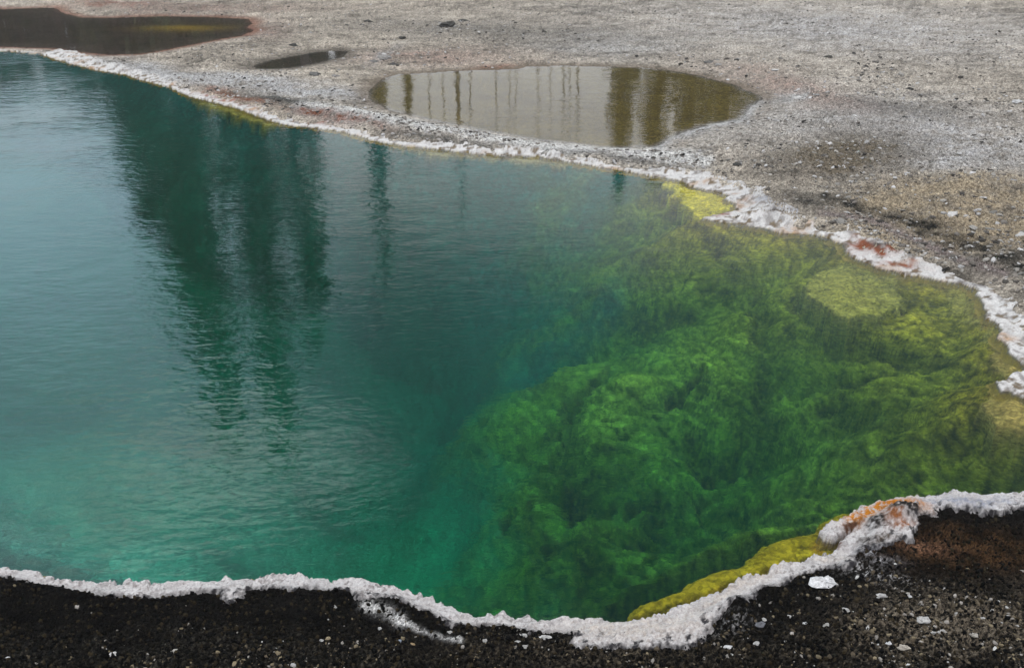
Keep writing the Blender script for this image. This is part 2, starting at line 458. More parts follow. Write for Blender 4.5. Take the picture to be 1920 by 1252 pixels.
def bed(x, y, s):
    """height and pigment of the pool bed; s = distance in from the waterline"""
    v = spread(BP, BV, x, y)
    alg = sst(0.15, 0.90, v[:, 1] + 0.30 * fbm(x * 1.6, y * 1.6, 3, 31))
    d0 = np.clip(v[:, 0], 0.1, 6)
    ux, uy = x - 0.35 * d0, y - 0.55 * d0                     # measured along the slope, so that texture keeps its grain on steep parts
    wx, wy = ux + 0.30 * fbm(ux * 0.9, uy * 0.9, 2, 40), uy + 0.30 * fbm(ux * 0.9, uy * 0.9, 2, 41)
    r = -0.62
    lx, ly = wx * math.cos(r) + wy * math.sin(r), -wx * math.sin(r) + wy * math.cos(r)
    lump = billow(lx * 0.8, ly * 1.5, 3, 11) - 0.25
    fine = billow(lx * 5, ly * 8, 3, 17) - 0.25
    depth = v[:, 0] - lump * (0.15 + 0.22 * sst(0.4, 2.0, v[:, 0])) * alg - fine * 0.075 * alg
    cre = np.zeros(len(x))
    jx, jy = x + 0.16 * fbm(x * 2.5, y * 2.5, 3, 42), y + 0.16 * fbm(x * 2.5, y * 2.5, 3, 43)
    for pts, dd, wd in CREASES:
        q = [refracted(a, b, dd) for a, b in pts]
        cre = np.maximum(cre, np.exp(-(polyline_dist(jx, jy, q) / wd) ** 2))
    depth = np.clip(depth + 0.20 * cre, 0.16, 8.0)
    px, py = to_px(x, y)
    steep = lerp(1.6, 9.0, sst(780, 870, py))
    steep = lerp(steep, 3.0, sst(900, 600, px) * sst(500, 300, py))
    depth = np.minimum(depth, 0.05 + np.maximum(s + 0.16 * fbm(x * 2.5, y * 2.5, 3, 64) * sst(0.02, 0.25, s), 0.3 * s) * steep)
    n1, n2 = fbm(lx * 1.0, ly * 2.4, 4, 51), fbm(lx * 9, ly * 12, 3, 53)
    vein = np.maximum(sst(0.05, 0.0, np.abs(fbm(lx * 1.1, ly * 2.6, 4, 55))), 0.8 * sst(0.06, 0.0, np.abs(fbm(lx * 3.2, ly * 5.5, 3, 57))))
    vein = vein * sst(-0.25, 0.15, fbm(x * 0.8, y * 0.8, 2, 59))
    shallow = sst(2.6, 0.3, depth)
    ca = lerp(np.array([0.235, 0.195, 0.026]), np.array([0.25, 0.205, 0.018]), shallow[:, None])
    n3 = fbm(lx * 13, ly * 21, 3, 63)
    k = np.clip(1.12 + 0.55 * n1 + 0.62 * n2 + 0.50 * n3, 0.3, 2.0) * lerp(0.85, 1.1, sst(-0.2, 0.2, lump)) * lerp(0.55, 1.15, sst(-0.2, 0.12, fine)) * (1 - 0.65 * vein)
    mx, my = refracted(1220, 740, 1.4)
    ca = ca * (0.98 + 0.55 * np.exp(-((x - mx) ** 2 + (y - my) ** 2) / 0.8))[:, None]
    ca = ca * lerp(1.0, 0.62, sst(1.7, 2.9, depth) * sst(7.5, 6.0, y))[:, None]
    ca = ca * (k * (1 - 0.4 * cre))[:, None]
    pale_k = sst(-0.4, -3.6, x + 0.8 * fbm(x * 0.5, y * 0.5, 2, 60)) * sst(9.5, 5.0, y)
    cs = lerp(lerp(np.array([0.006, 0.300, 0.175]), np.array([0.006, 0.125, 0.115]), sst(5.0, 8.5, y + 0.5 * (x < -1.0) * np.clip(-1 - x, 0, 2))[:, None]), np.array([0.26, 0.38, 0.34]), pale_k[:, None]) * (1 + 0.30 * fbm(x * 0.7, y * 0.7, 3, 61))[:, None]
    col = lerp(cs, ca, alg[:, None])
    for poly, dz, c in LEDGES:
        e = np.clip((y / 5) ** 2, 0.6, 4)
        sd = sdist(x, y, [refracted(a, b, dz + 0.03) for a, b in poly]) + (0.045 * fbm(x * 5, y * 5, 3, 71) + 0.022 * fbm(x * 22, y * 22, 3, 72)) * e
        f = sst(-0.012, 0.016 * e, sd)
        top = dz + 0.07 * sst(0.10 * e, 0.0, sd) - 0.03 * (billow(x * 9, y * 9, 2, 73) - 0.2)
        depth = lerp(depth, np.minimum(depth, top), f)
        col = lerp(col, np.array(c) * (np.clip(1 + 0.45 * fbm(x * 7, y * 7, 3, 75) + 0.5 * fbm(x * 40, y * 40, 3, 76), 0.3, 1.6) * (1 - 0.5 * sst(0.07, 0.0, np.abs(fbm(x * 9, y * 9, 3, 77))) * sst(0, 0.3, fbm(x * 4, y * 4, 2, 78))))[:, None], f[:, None])
    edge = sst(0.10, 0.0, s) * sst(0.0, 0.35, fbm(x * 8, y * 8, 3, 79)) * sst(0.4, 0.2, depth)
    col = lerp(col, np.array([0.30, 0.135, 0.02]), (0.7 * edge)[:, None])
    return -depth, np.clip(col, 0.004, 0.8)


def land(x, y, far):
    """height and pigment of dry land, far or near bank"""
    px, py = to_px(x, y)
    px, py = np.clip(px, -3000, 5000), np.clip(py, -224, 2600)
    so = -sdist(x, y, POOL)
    ex = so * 0
    px2 = px + 26 * fbm(x * 0.8, y * 0.8, 3, 81)
    py2 = py + 9 * fbm(x * 0.8, y * 0.8, 3, 82)
    one = np.ones((len(x), 3))
    # ---------------- far flat
    zf = -0.03 + 0.09 * sst(0, 0.30, so) + 0.05 * fbm(x * 0.35, y * 0.35, 3, 91) + 0.030 * fbm(x * 2.2, y * 2.2, 4, 92, 0.6) * sst(0.1, 0.5, so)
    zf = zf + 0.016 * fbm(x * 11, y * 11, 2, 93) * sst(0.05, 0.4, so)
    ridge = [(640, 218), (700, 226), (760, 240), (830, 251), (900, 262), (980, 276), (1060, 284), (1150, 291)]
    rw = wpoly(ridge)
    rd = polyline_dist(x, y, [tuple(q) for q in rw])
    rk = np.exp(-(rd / 0.42) ** 2)
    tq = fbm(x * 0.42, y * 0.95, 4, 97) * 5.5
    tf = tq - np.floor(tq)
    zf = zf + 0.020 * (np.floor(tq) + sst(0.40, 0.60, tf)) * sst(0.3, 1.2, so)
    zf = zf + 0.10 * rk * (0.8 + 0.7 * fbm(x * 3, y * 3, 3, 94))
    big = fbm(x * 0.28, y * 0.28, 4, 101)
    med = fbm(x * 1.5, y * 2.2, 4, 102)
    sm = fbm(x * 8, y * 8, 3, 103)
    g = one * np.array([0.340, 0.298, 0.248])
    g = g * np.clip(1 + 0.55 * big + 0.60 * med + 0.55 * sm + 0.5 * fbm(x * 1.2, y * 5, 3, 105), 0.3, 2)[:, None]

    g = lerp(g, g * 0.55, (sst(0.36, 0.47, tf) * sst(0.66, 0.53, tf) * sst(-0.1, 0.3, fbm(x * 1.5, y * 3, 3, 98)))[:, None])  # terrace scarps darkened, their shade put into the colour

    def mixc(c, f, var=0.35):
        nonlocal g
        f = np.clip(f * (1 + 0.8 * med + 0.9 * sm), 0, 1)
        g = lerp(g, np.array(c) * (1 + var * med + var * sm)[:, None], f[:, None])
    mixc((0.37, 0.36, 0.36), 0.8 * blob(px2, py2, 1720, 270, 330, 75, 10) + 0.6 * blob(px2, py2, 1600, 60, 420, 50, 3))
    mixc((0.33, 0.32, 0.31), 0.6 * blob(px2, py2, 1150, 90, 160, 22))
    mixc((0.35, 0.325, 0.30), 0.7 * blob(px2, py2, 1380, 240, 160, 40, -10))
    mixc((0.135, 0.112, 0.083), 1.3 * blob(px2, py2, 1590, 300, 120, 42, -8))
    mixc((0.090, 0.085, 0.08), 0.55 * blob(px2, py2, 1650, 205, 220, 16, 8))
    mixc((0.10, 0.097, 0.092), 0.6 * blob(px2, py2, 900, 60, 260, 22, 2))
    mixc((0.29, 0.235, 0.165), 0.9 * sst(1.7, 0.4, ((px2 - 1800) / 230) ** 2 + ((py2 - 412) / 74) ** 2))
    mixc((0.29, 0.215, 0.18), 0.75 * blob(px2, py2, 800, 112, 150, 15, 0) + 0.7 * blob(px2, py2, 1470, 168, 130, 22, 14))
    mixc((0.195, 0.130, 0.110), 0.6 * blob(px2, py2, 330, 18, 260, 9) + 0.5 * blob(px2, py2, 500, 60, 50, 20))
    mixc((0.15, 0.045, 0.028), 0.9 * blob(px2, py2, 215, 11, 60, 4))
    mixc((0.38, 0.37, 0.365), 1.0 * blob(px2, py2, 300, 140, 180, 14, 9) + 0.85 * blob(px2, py2, 520, 162, 150, 13, 5) + 0.8 * blob(px2, py2, 640, 182, 90, 10, 8))
    mixc((0.52, 0.505, 0.485), 1.6 * np.exp(-((polyline_dist(px2, py2, [(560, 205), (640, 222), (700, 228), (780, 240), (860, 255), (960, 272), (1060, 282), (1160, 291), (1280, 298), (1320, 308)])) / 13) ** 2), 0.25)
    mixc((0.36, 0.35, 0.34), 1.1 * np.exp(-((polyline_dist(px2, py2, [(1235, 280), (1270, 258), (1330, 240), (1395, 222), (1420, 195), (1500, 182)])) / 9) ** 2))
    mixc((0.07, 0.068, 0.064), 0.95 * blob(px2, py2, 520, 190, 70, 10, 8) + 0.8 * blob(px2, py2, 800, 266, 90, 4, 8) + 0.5 * blob(px2, py2, 980, 287, 150, 3, 5) + 0.6 * blob(px2, py2, 1190, 308, 130, 5, 7))
    mixc((0.150, 0.062, 0.038), 0.95 * blob(px2, py2, 440, 184, 60, 7, 14) + 0.95 * blob(px2, py2, 600, 224, 60, 7, 10) + 0.6 * blob(px2, py2, 690, 240, 50, 6, 14))
    mixc((0.19, 0.075, 0.045), 0.8 * blob(px2, py2, 925, 128, 50, 4, -4))
    mixc((0.024, 0.023, 0.020), 1.15 * np.exp(-((polyline_dist(px2, py2, [(1540, 375), (1600, 405), (1680, 425), (1740, 445), (1800, 470), (1850, 492), (1940, 525)]) ) / (8 + 13 * sst(1560, 1850, px))) ** 2) * (0.75 + 1.2 * fbm(x * 5, y * 5, 3, 111)))
    mixc((0.060, 0.055, 0.048), 0.8 * blob(px2, py2, 1510, 385, 60, 16, 14))
    mixc((0.20, 0.165, 0.155), 0.9 * np.exp(-((polyline_dist(px2, py2, [(1530, 410), (1620, 428), (1700, 458), (1780, 490), (1870, 530)])) / 9) ** 2))
    mixc((0.27, 0.27, 0.275), 0.5 * blob(px2, py2, 720, 108, 40, 8, -30))
    gf, far_c = np.clip(g, 0.006, 0.6), None
    # ---------------- near bank
    zn = -0.03 + 0.075 * sst(0, 0.14, so) + 0.07 * sst(0.1, 1.4, so) + 0.05 * fbm(x * 1.1, y * 1.1, 3, 121)
    clump = billow(x * 14, y * 14, 3, 122)
    zn = zn + (0.035 * clump + 0.014 * fbm(x * 45, y * 45, 3, 123)) * sst(0.03, 0.12, so)
    lump = blob(px, py, 1690, 985, 28, 16) * 0.07 + blob(px, py, 1770, 1010, 45, 16, 0) * 0.05 + blob(px, py, 1380, 1160, 30, 20) * 0.05
    zn = zn + lump
    g = one * np.array([0.0055, 0.005, 0.0045]) * (1 + 0.8 * sm + 0.5 * med)[:, None]
    fine = fbm(x * 55, y * 55, 3, 131)
    mixc((0.045, 0.040, 0.032), 0.8 * sst(1160, 1250, py2 + 30 * (clump - 0.25)) * sst(-0.1, 0.5, fine) * sst(-200, 700, px + 1200 * (py > 1190)))
    mixc((0.105, 0.086, 0.064), 1.1 * blob(px2, py2, 1800, 1200, 190, 70) * sst(-0.30, 0.25, fine))
    mixc((0.06, 0.048, 0.034), 0.9 * blob(px2, py2, 1200, 1250, 420, 26) * sst(-0.2, 0.3, fine))
    mixc((0.052, 0.028, 0.013), 1.2 * blob(px2, py2, 1835, 1050, 165, 34, 3) * sst(-0.5, 0.1, fine))
    mixc((0.20, 0.105, 0.065), 0.9 * blob(px2, py2, 1745, 1040, 50, 10, 5) * sst(-0.3, 0.2, fine))
    mixc((0.42, 0.41, 0.40), 1.6 * np.exp(-((polyline_dist(px2, py2, [(685, 1160), (720, 1172), (742, 1188)])) / 11) ** 2) + 0.9 * np.exp(-((polyline_dist(px2, py2, [(742, 1188), (780, 1205), (815, 1216), (850, 1222)])) / 5) ** 2), 0.2)
    mixc((0.27, 0.26, 0.26), sst(0.05, 0.25, fine) * (0.9 * blob(px2, py2, 1640, 1090, 70, 14, 12) + 0.7 * blob(px2, py2, 1350, 1195, 50, 20)), 0.2)
    mixc((0.30, 0.29, 0.30), 0.9 * blob(px2, py2, 1665, 1065, 32, 8, 6) * sst(-0.2, 0.2, fine), 0.2)
    gn = np.clip(g, 0.0025, 0.5)
    z = np.where(far, zf, zn)
    c = np.where(far[:, None], gf, gn)
    pk = np.random.default_rng(len(x)).normal(0, 1, len(x))
    c = c * np.clip(1 + np.where(far, 0.09, 0.35) * pk, 0.3, 2.2)[:, None]
    z = z + np.where(far, 0.006, 0.0015) * pk * sst(0.1, 0.4, so)
    # ---------------- ponds on the far flat
    wm = np.exp(-((polyline_dist(px, py, [(640, 212), (700, 214), (780, 226), (860, 242), (960, 262), (1060, 272), (1160, 282), (1235, 280), (1270, 258), (1330, 240), (1395, 222), (1420, 195)])) / 14) ** 2)
    for poly, dep, edge, cc, wet in ((POND, 0.20, 2.0, (0.175, 0.132, 0.034), (0.15, 0.118, 0.088)),
                                     (DARK_POND, 0.30, 1.2, (0.12, 0.088, 0.066), (0.19, 0.085, 0.055)),
                                     (PUDDLE, 0.05, 0.5, (0.075, 0.058, 0.040), (0.10, 0.085, 0.07))):
        s = sdist(x, y, poly) + 0.05 * fbm(x * 2.5, y * 2.5, 3, 141)
        inside = sst(-0.9, 0.0, s)
        zp = np.where(s > 0, -dep * sst(0, edge, s) - 0.006, 0.03 * np.clip(-s, 0, 1))
        zp = zp + 0.012 * np.clip(-s * 3, 0, 1) * fbm(x * 8, y * 8, 3, 145)
        z = np.where(far, lerp(z, zp, inside), z)
        c = lerp(c, np.array(wet) * (1 + 0.3 * sm)[:, None], (0.8 * sst(-0.45, -0.02, s) * far * (1 - 0.95 * wm))[:, None])
        c = lerp(c, np.array(cc) * (1 + 0.35 * med + 0.2 * sm)[:, None], (sst(-0.02, 0.15, s) * far)[:, None])
    s = sdist(x, y, DARK_POND)
    f = far * sst(0.02, 0.2, s) * blob(px, py, 340, 51, 80, 6)
    z = lerp(z, np.maximum(z, -0.06), f)
    c = lerp(c, one * np.array([0.46, 0.31, 0.035]), f[:, None])
    return z, np.clip(c, 0.002, 0.7), so


# ------------------------------------------------------------------ ground sheet: far flat, pool bed, near bank
pxs = np.concatenate([-np.geomspace(9000, 62, 60), np.arange(-60, 1982, 2.0), 1920 + np.geomspace(64, 9000, 60)])
rows = np.concatenate([np.arange(-6, 1340, 1.7)])
_, yr = plane(np.full(len(rows), 960.0), rows)
yr = np.concatenate([np.geomspace(300, yr[0] * 1.04, 50), yr, np.linspace(yr[-1] - 0.03, 2.0, 40), np.linspace(1.9, -8, 30)])
zc = np.maximum(yr * CP + CAM_H * SP, 1.8)
GXX = (pxs[None, :] - 960) / F * zc[:, None]
GYY = np.repeat(yr[:, None], len(pxs), 1)
gx, gy = GXX.ravel(), GYY.ravel()
sp = sdist(gx, gy, POOL)
inpool = sp > 0
PX, PY = to_px(gx, gy)
# the near side of the pool's long axis is the near bank
farside = (PY < 800 - 0.0 * PX) & (gy > 2.0)
farside = farside | ((PX > 1913) & (PY < 840) & (gy > 3.5))
z = np.zeros(len(gx))
col = np.zeros((len(gx), 3))
L = ~inpool
z[L], col[L], _ = land(gx[L], gy[L], farside[L])
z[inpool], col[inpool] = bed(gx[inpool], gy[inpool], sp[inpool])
z[inpool] = np.minimum(z[inpool], -0.03 - np.minimum(sp[inpool], 0.03))
co = np.stack([gx, gy, z], 1)
nr, nc = len(yr), len(pxs)
I = np.arange(nr * nc).reshape(nr, nc)
quads = np.stack([I[1:, :-1], I[1:, 1:], I[:-1, 1:], I[:-1, :-1]], -1).reshape(-1, 4)
fin = inpool[quads].all(1)
ffar = farside[quads].any(1) & ~fin
fnear = ~fin & ~ffar
for nm, fm, mt, lab, cat in (
        ('ground', ffar, M_GROUND, 'pale grey gravelly sinter flat spreading beyond the green pool', 'ground'),
        ('bank', fnear, M_BANK, 'near black gravel bank in the foreground with pale specks', 'bank'),
        ('pool_bed', fin, M_BED, 'yellow green algae covered bed seen through the clear pool water', 'pool bed')):
    c_, q_, k_ = sub_mesh(co, quads[fm], col)
    tag(mesh_np(nm, c_, q_, colour=k_, mat=mt), lab, cat, kind='structure')


def interp_height(x, y):
    """height of the land sheet at scattered points"""
    x, y = np.atleast_1d(np.asarray(x, float)), np.atleast_1d(np.asarray(y, float))
    _, py = to_px(x, y)
    fr_ = (py < 800) & (y > 2)
    return land(x, y, fr_)[0]


# ------------------------------------------------------------------ sinter rims
def make_rim(name, poly, px0, px1, py0, py1, step, near, label):
    pxg, pyg = np.arange(px0, px1, step), np.arange(py0, py1, step)
    A, B = np.meshgrid(pxg, pyg)
    x, y = plane(A.ravel(), B.ravel())
    s = sdist(x, y, poly)
    lw = 0.055 if near else 0.13
    amp = 0.030 if near else 0.045
    lobes = 0.62 - worley(x / lw + 0.5 * fbm(x * 8, y * 8, 2, 7), y / lw, 5)
    lobes = lobes * (0.5 + 1.0 * sst(-0.2, 0.3, fbm(x * 3, y * 3, 2, 8))) + 0.7 * (0.55 - worley(x / lw * 2.6, y / lw * 2.6, 6)) * sst(-0.1, 0.2, fbm(x * 5, y * 5, 2, 12))
    off = -sdist(x, y, POOL)
    s2 = s + amp * lobes + (0.030 if near else 0.04) * fbm(x * 5, y * 5, 4, 151)
    if near:
        s2 = s2 + 0.09 * fbm(x * 5, y * 5, 4, 153, 0.6) * sst(0.05, 0.12, off)
    else:
        s2 = s2 + (0.22 * fbm(x * 2.4, y * 4, 4, 153, 0.6) - 0.05) * sst(0.04, 0.2, off)
    keep = s2 > -0.05
    x, y, s2, lobes = x[keep], y[keep], s2[keep], lobes[keep]
    sp_ = sdist(x, y, POOL)
    so = -sp_
    zl = np.full(len(x), -0.08)
    out = sp_ <= 0
    fr_ = np.full(len(x), not near)
    zland, cland, _ = land(x[out], y[out], fr_[out])
    zl[out] = zland
    zl = zl * sst(-0.02, 0.05, so) + -0.08 * (1 - sst(-0.02, 0.05, so)) - 0.015
    rough = fbm(x * 16, y * 16, 4, 161, 0.6)
    if near:
        top = 0.018 + 0.034 * sst(0.02, 0.2, so) + 0.008 * lobes + 0.006 * rough + 0.004 * fbm(x * 60, y * 60, 3, 162) + 0.012 * fbm(x * 3, y * 3, 2, 163) + 0.010 * sst(-0.03, 0.03, fbm(x * 6, y * 9, 3, 165)) + 0.008 * sst(-0.02, 0.02, fbm(x * 9, y * 14, 3, 166))
        top = np.maximum(top, zl + 0.024 + 0.014 * fbm(x * 9, y * 9, 3, 164) + 0.006 * rough)
    else:
        top = 0.014 + 0.026 * sst(0.05, 0.4, so) + 0.006 * lobes + 0.007 * rough + 0.016 * fbm(x * 2.5, y * 2.5, 3, 163)
        top = np.maximum(top, zl + 0.020 + 0.022 * fbm(x * 5, y * 5, 3, 164))
    zz = lerp(zl, top, sst(-0.03, 0.012 if near else 0.03, s2))
    px, py = to_px(x, y)
    px2, py2 = px + 14 * fbm(x * 6, y * 6, 3, 171), py + 8 * fbm(x * 6, y * 6, 3, 172)
    one = np.ones((len(x), 3))
    g = one * (np.array([0.37, 0.35, 0.345]) if near else np.array([0.42, 0.405, 0.395]))
    ox = fbm(x * 45, y * 45, 3, 187) if near else fbm(x * 12, y * 6, 3, 187)
    stain = fbm(x * 4, y * 4, 4, 181)
    g = g * np.clip(1.05 + 0.22 * rough + 0.22 * stain + 0.14 * ox, 0.35, 1.3)[:, None]
    g = lerp(g, one * np.array([0.15, 0.13, 0.125]), (0.75 * sst(0.18, 0.42, ox + 0.5 * stain))[:, None])
    fx, fq = (14, 30) if near else (6, 12)
    crack = sst(0.10, 0.02, np.abs(fbm(x * fx, y * fx, 3, 183))) * sst(0.0, 0.3, fbm(x * 3, y * 3, 2, 184))
    g = lerp(g, one * np.array([0.10, 0.09, 0.085]), (0.55 * crack)[:, None])

    def mixc(c, f, var=0.3):
        nonlocal g
        f = np.clip(f * (1 + 0.9 * rough + 1.5 * ox) , 0, 1)
        g = lerp(g, np.array(c) * (1 + var * rough)[:, None], f[:, None])
    if near:
        mixc((0.37, 0.33, 0.30), 0.9 * blob(px2, py2, 1180, 1195, 130, 26) + 0.8 * blob(px2, py2, 1380, 1110, 110, 18, -32) + .6 * blob(px2, py2, 1560, 1058, 50, 10))
        mixc((0.21, 0.215, 0.25), 0.9 * blob(px2, py2, 1800, 955, 110, 12, 0) + 0.7 * blob(px2, py2, 1650, 1050, 40, 14))
        mixc((0.34, 0.125, 0.010), 1.9 * blob(px2, py2, 1643, 967, 44, 11, -14) * sst(-0.5, 0.0, stain + ox) + 2.0 * blob(px2, py2, 1697, 964, 29, 14, 20) * sst(-0.5, 0.0, stain - ox) + 0.8 * blob(px2, py2, 1602, 985, 18, 9, -30))
        mixc((0.060, 0.025, 0.012), 1.1 * blob(px2, py2, 1592, 997, 22, 7, -38) + 0.8 * blob(px2, py2, 1572, 1034, 12, 5))
        mixc((0.22, 0.075, 0.02), 1.0 * blob(px2, py2, 1670, 990, 16, 10) + .8 * blob(px2, py2, 1690, 1005, 20, 6))
        mixc((0.008, 0.006, 0.005), 1.9 * blob(px2, py2, 1692, 980, 26, 11, 20) + 1.1 * blob(px2, py2, 1640, 992, 22, 7) + 0.9 * blob(px2, py2, 1625, 1025, 16, 9) + .8 * blob(px2, py2, 1648, 1003, 20, 5))
        mixc((0.05, 0.035, 0.024), 0.8 * blob(px2, py2, 1650, 1028, 30, 9))
        mixc((0.02, 0.018, 0.02), 0.75 * sst(0.035, 0.0, s2 + 0.03 * stain) * sst(0.05, 0.12, so))
        mixc((0.02, 0.018, 0.02), 1.0 * sst(0.16, 0.34, fbm(x * 22, y * 22, 3, 191)) * sst(0.12, 0.02, s2) * sst(0.06, 0.12, so))
    else:
        mixc((0.20, 0.19, 0.18), 0.5 * sst(0.0, 0.4, stain) * sst(0.05, 0.15, so))
        mixc((0.30, 0.20, 0.13), 0.6 * sst(0.1, 0.4, fbm(x * 2, y * 3, 3, 189)))
        mixc((0.12, 0.09, 0.06), 0.9 * sst(0.12, 0.3, fbm(x * 9, y * 12, 3, 190)))
        mixc((0.20, 0.20, 0.22), 0.6 * blob(px2, py2, 1440, 390, 40, 14, 20) + 0.8 * blob(px2, py2, 1500, 405, 16, 8))
        mixc((0.15, 0.042, 0.016), 1.3 * blob(px2, py2, 1612, 466, 18, 10, 12) + 1.1 * blob(px2, py2, 1655, 478, 26, 5, 10) + 0.8 * blob(px2, py2, 1690, 502, 40, 4, 10) + .9 * blob(px2, py2, 1350, 403, 16, 4, -8))
        mixc((0.045, 0.035, 0.03), 1.2 * blob(px2, py2, 1652, 469, 22, 5, 10) + 0.9 * blob(px2, py2, 1448, 408, 7, 6) + 0.7 * blob(px2, py2, 1820, 536, 25, 4, 14))
        mixc((0.19, 0.085, 0.06), 0.8 * blob(px2, py2, 430, 188, 70, 5, 14) + 0.6 * blob(px2, py2, 600, 232, 50, 4, 8))
        mixc((0.06, 0.045, 0.03), 0.9 * sst(0.15, 0.35, fbm(x * 7, y * 7, 3, 193)) * sst(0.10, 0.0, so) * sst(900, 1080, px))
    # dark wet line under the lip, the lip's shadow also put into the colour
    g = lerp(g, one * np.array([0.10, 0.075, 0.04]), (0.8 * sst(0.012, -0.004, zz))[:, None])
    g = lerp(g, one * np.array([0.27, 0.20, 0.03]) * (1 + 0.4 * rough)[:, None], (sst(-0.012, -0.022, zz))[:, None])
    idx = np.full(keep.size, -1)
    idx[keep] = np.arange(keep.sum())
    idx = idx.reshape(len(pyg), len(pxg))
    q = np.stack([idx[1:, :-1], idx[1:, 1:], idx[:-1, 1:], idx[:-1, :-1]], -1).reshape(-1, 4)
    q = q[(q >= 0).all(1)]
    return tag(mesh_np(name, np.stack([x, y, zz], 1), q, colour=np.clip(g, 0.003, 0.6), mat=M_RIM), label, 'rim', kind='structure')


make_rim('sinter_rim', NEAR_RIM, -90, 2010, 890, 1240, 1.5, True, 'broad white scalloped sinter crust along the near shore of the pool')
make_rim('sinter_rim', FAR_RIM, -90, 2040, 80, 790, 1.5, False, 'thin white sinter crust along the far shore of the pool')


# ------------------------------------------------------------------ water bodies
def make_water(name, poly, mat, bottom, label, grow=0.12, cell=0.08):
    """a closed body of water: level surface, sides inside the ground, flat underside below the bed"""
    P = np.asarray(poly)
    x0, y0 = P.min(0) - grow - cell
    x1, y1 = P.max(0) + grow + cell
    xs, ys = np.arange(x0, x1, cell), np.arange(y0, y1, cell)
    A, B = np.meshgrid(xs, ys)
    s = sdist(A.ravel(), B.ravel(), P).reshape(A.shape)
    keep = s > -grow
    cells = keep[1:, 1:] & keep[:-1, 1:] & keep[1:, :-1] & keep[:-1, :-1]
    n = A.size
    I_ = np.arange(n).reshape(A.shape)
    f = np.stack([I_[:-1, :-1], I_[:-1, 1:], I_[1:, 1:], I_[1:, :-1]], -1)
    top = f[cells]
    pc = np.pad(cells, 1)
    sides = []
    for dy, dx, a, b in ((-1, 0, 0, 1), (0, 1, 1, 2), (1, 0, 2, 3), (0, -1, 3, 0)):
        edge = cells & ~pc[1 + dy:pc.shape[0] - 1 + dy, 1 + dx:pc.shape[1] - 1 + dx]
        g = f[edge]
        sides.append(np.stack([g[:, a], g[:, a] + n, g[:, b] + n, g[:, b]], -1))
    q = np.concatenate([top, top[:, ::-1] + n] + sides)
    xy = np.stack([A.ravel(), B.ravel()], 1)
    co_ = np.concatenate([np.c_[xy, np.zeros(n)], np.c_[xy, np.full(n, bottom)]])
    used = np.unique(q)
    remap = np.full(len(co_), -1, np.int64)
    remap[used] = np.arange(len(used))
    return tag(mesh_np(name, co_[used], remap[q], mat=mat, smooth=False), label, 'water', kind='structure')


make_water('pool_water', POOL, M_POOL, -12.0, 'clear blue green water of the large hot spring pool')
make_water('pond_water', POND, M_POND, -0.6, 'shallow brown pond beyond the pool mirroring bare trunks')
make_water('dark_pond_water', DARK_POND, M_DARKPOND, -1.2, 'dark brown water of the pond in the far left corner', 0.10)
make_water('puddle_water', PUDDLE, M_DARKPOND, -0.4, 'small dull puddle between the dark pond and brown pond', 0.05)


# ------------------------------------------------------------------ loose stone, counted and uncounted
def stone_bits(x, y, zb, r, flat, colour, sides=7, seedr=rng, tilt=0.25):
    """many angular chips as one mesh: a ring at the base, a ring above, a cap point"""
    n = len(x)
    a0 = seedr.uniform(0, 2 * np.pi, (n, 1))
    ang = a0 + np.linspace(0, 2 * np.pi, sides, endpoint=False)[None] + seedr.uniform(-0.25, 0.25, (n, sides))
    rr = r[:, None] * seedr.uniform(0.65, 1.2, (n, sides))
    el = seedr.uniform(0.55, 1.0, (n, 1))
    th = seedr.uniform(0, np.pi, (n, 1))
    ux, uy = rr * np.cos(ang), rr * np.sin(ang) * el
    ox, oy = ux * np.cos(th) - uy * np.sin(th), ux * np.sin(th) + uy * np.cos(th)
    tx, ty = seedr.normal(0, tilt, (n, 1)), seedr.normal(0, tilt, (n, 1))
    h = (r * flat)[:, None]

    def ring(k, hz):
        qx, qy = ox * k, oy * k
        return np.stack([x[:, None] + qx, y[:, None] + qy, zb[:, None] + hz + tx * qx + ty * qy], -1)
    r0, r1 = ring(1.0, -0.35 * h), ring(seedr.uniform(0.6, 0.95, (n, sides)), h * seedr.uniform(0.55, 1.0, (n, sides)))
    cap = np.stack([x, y, zb + h[:, 0] * 1.05], -1)[:, None]
    V = np.concatenate([r0, r1, cap], 1)
    per = 2 * sides + 1
    k = np.arange(sides)
    k2 = (k + 1) % sides
    q = np.stack([k, k2, sides + k2, sides + k], -1)
    t = np.stack([sides + k, sides + k2, np.full(sides, 2 * sides)], -1)
    off = (np.arange(n) * per)[:, None, None]
    return V.reshape(-1, 3), (q[None] + off).reshape(-1, 4), (t[None] + off).reshape(-1, 3), np.repeat(colour, per, 0)


def scatter(name, n, px0, px1, py0, py1, far, rlo, rhi, flat, colf, label, cat, accept=None, margin=0.06, power=2.0):
    mult = 40 if n < 3000 else 4
    X0, Y0 = plane(rng.uniform(px0, px1, n * mult), rng.uniform(py0, py1, n * mult))
    ok = sdist(X0, Y0, POOL) < -margin
    if far:
        for p in (POND, DARK_POND, PUDDLE):
            ok &= sdist(X0, Y0, p) < -0.12
    px, py = to_px(X0, Y0)
    if accept is not None:
        ok &= rng.random(len(X0)) < accept(px, py, X0, Y0)
    X0, Y0, px, py = X0[ok][:n], Y0[ok][:n], px[ok][:n], py[ok][:n]
    zz = land(X0, Y0, np.full(len(X0), far))[0]
    r = rlo + (rhi - rlo) * rng.random(len(X0)) ** power
    V, q, t, c = stone_bits(X0, Y0, zz, r, flat, colf(px, py, len(X0)))
    return tag(mesh_np(name, V, q, t, c, M_CHIP, smooth=False), label, cat, kind='stuff')


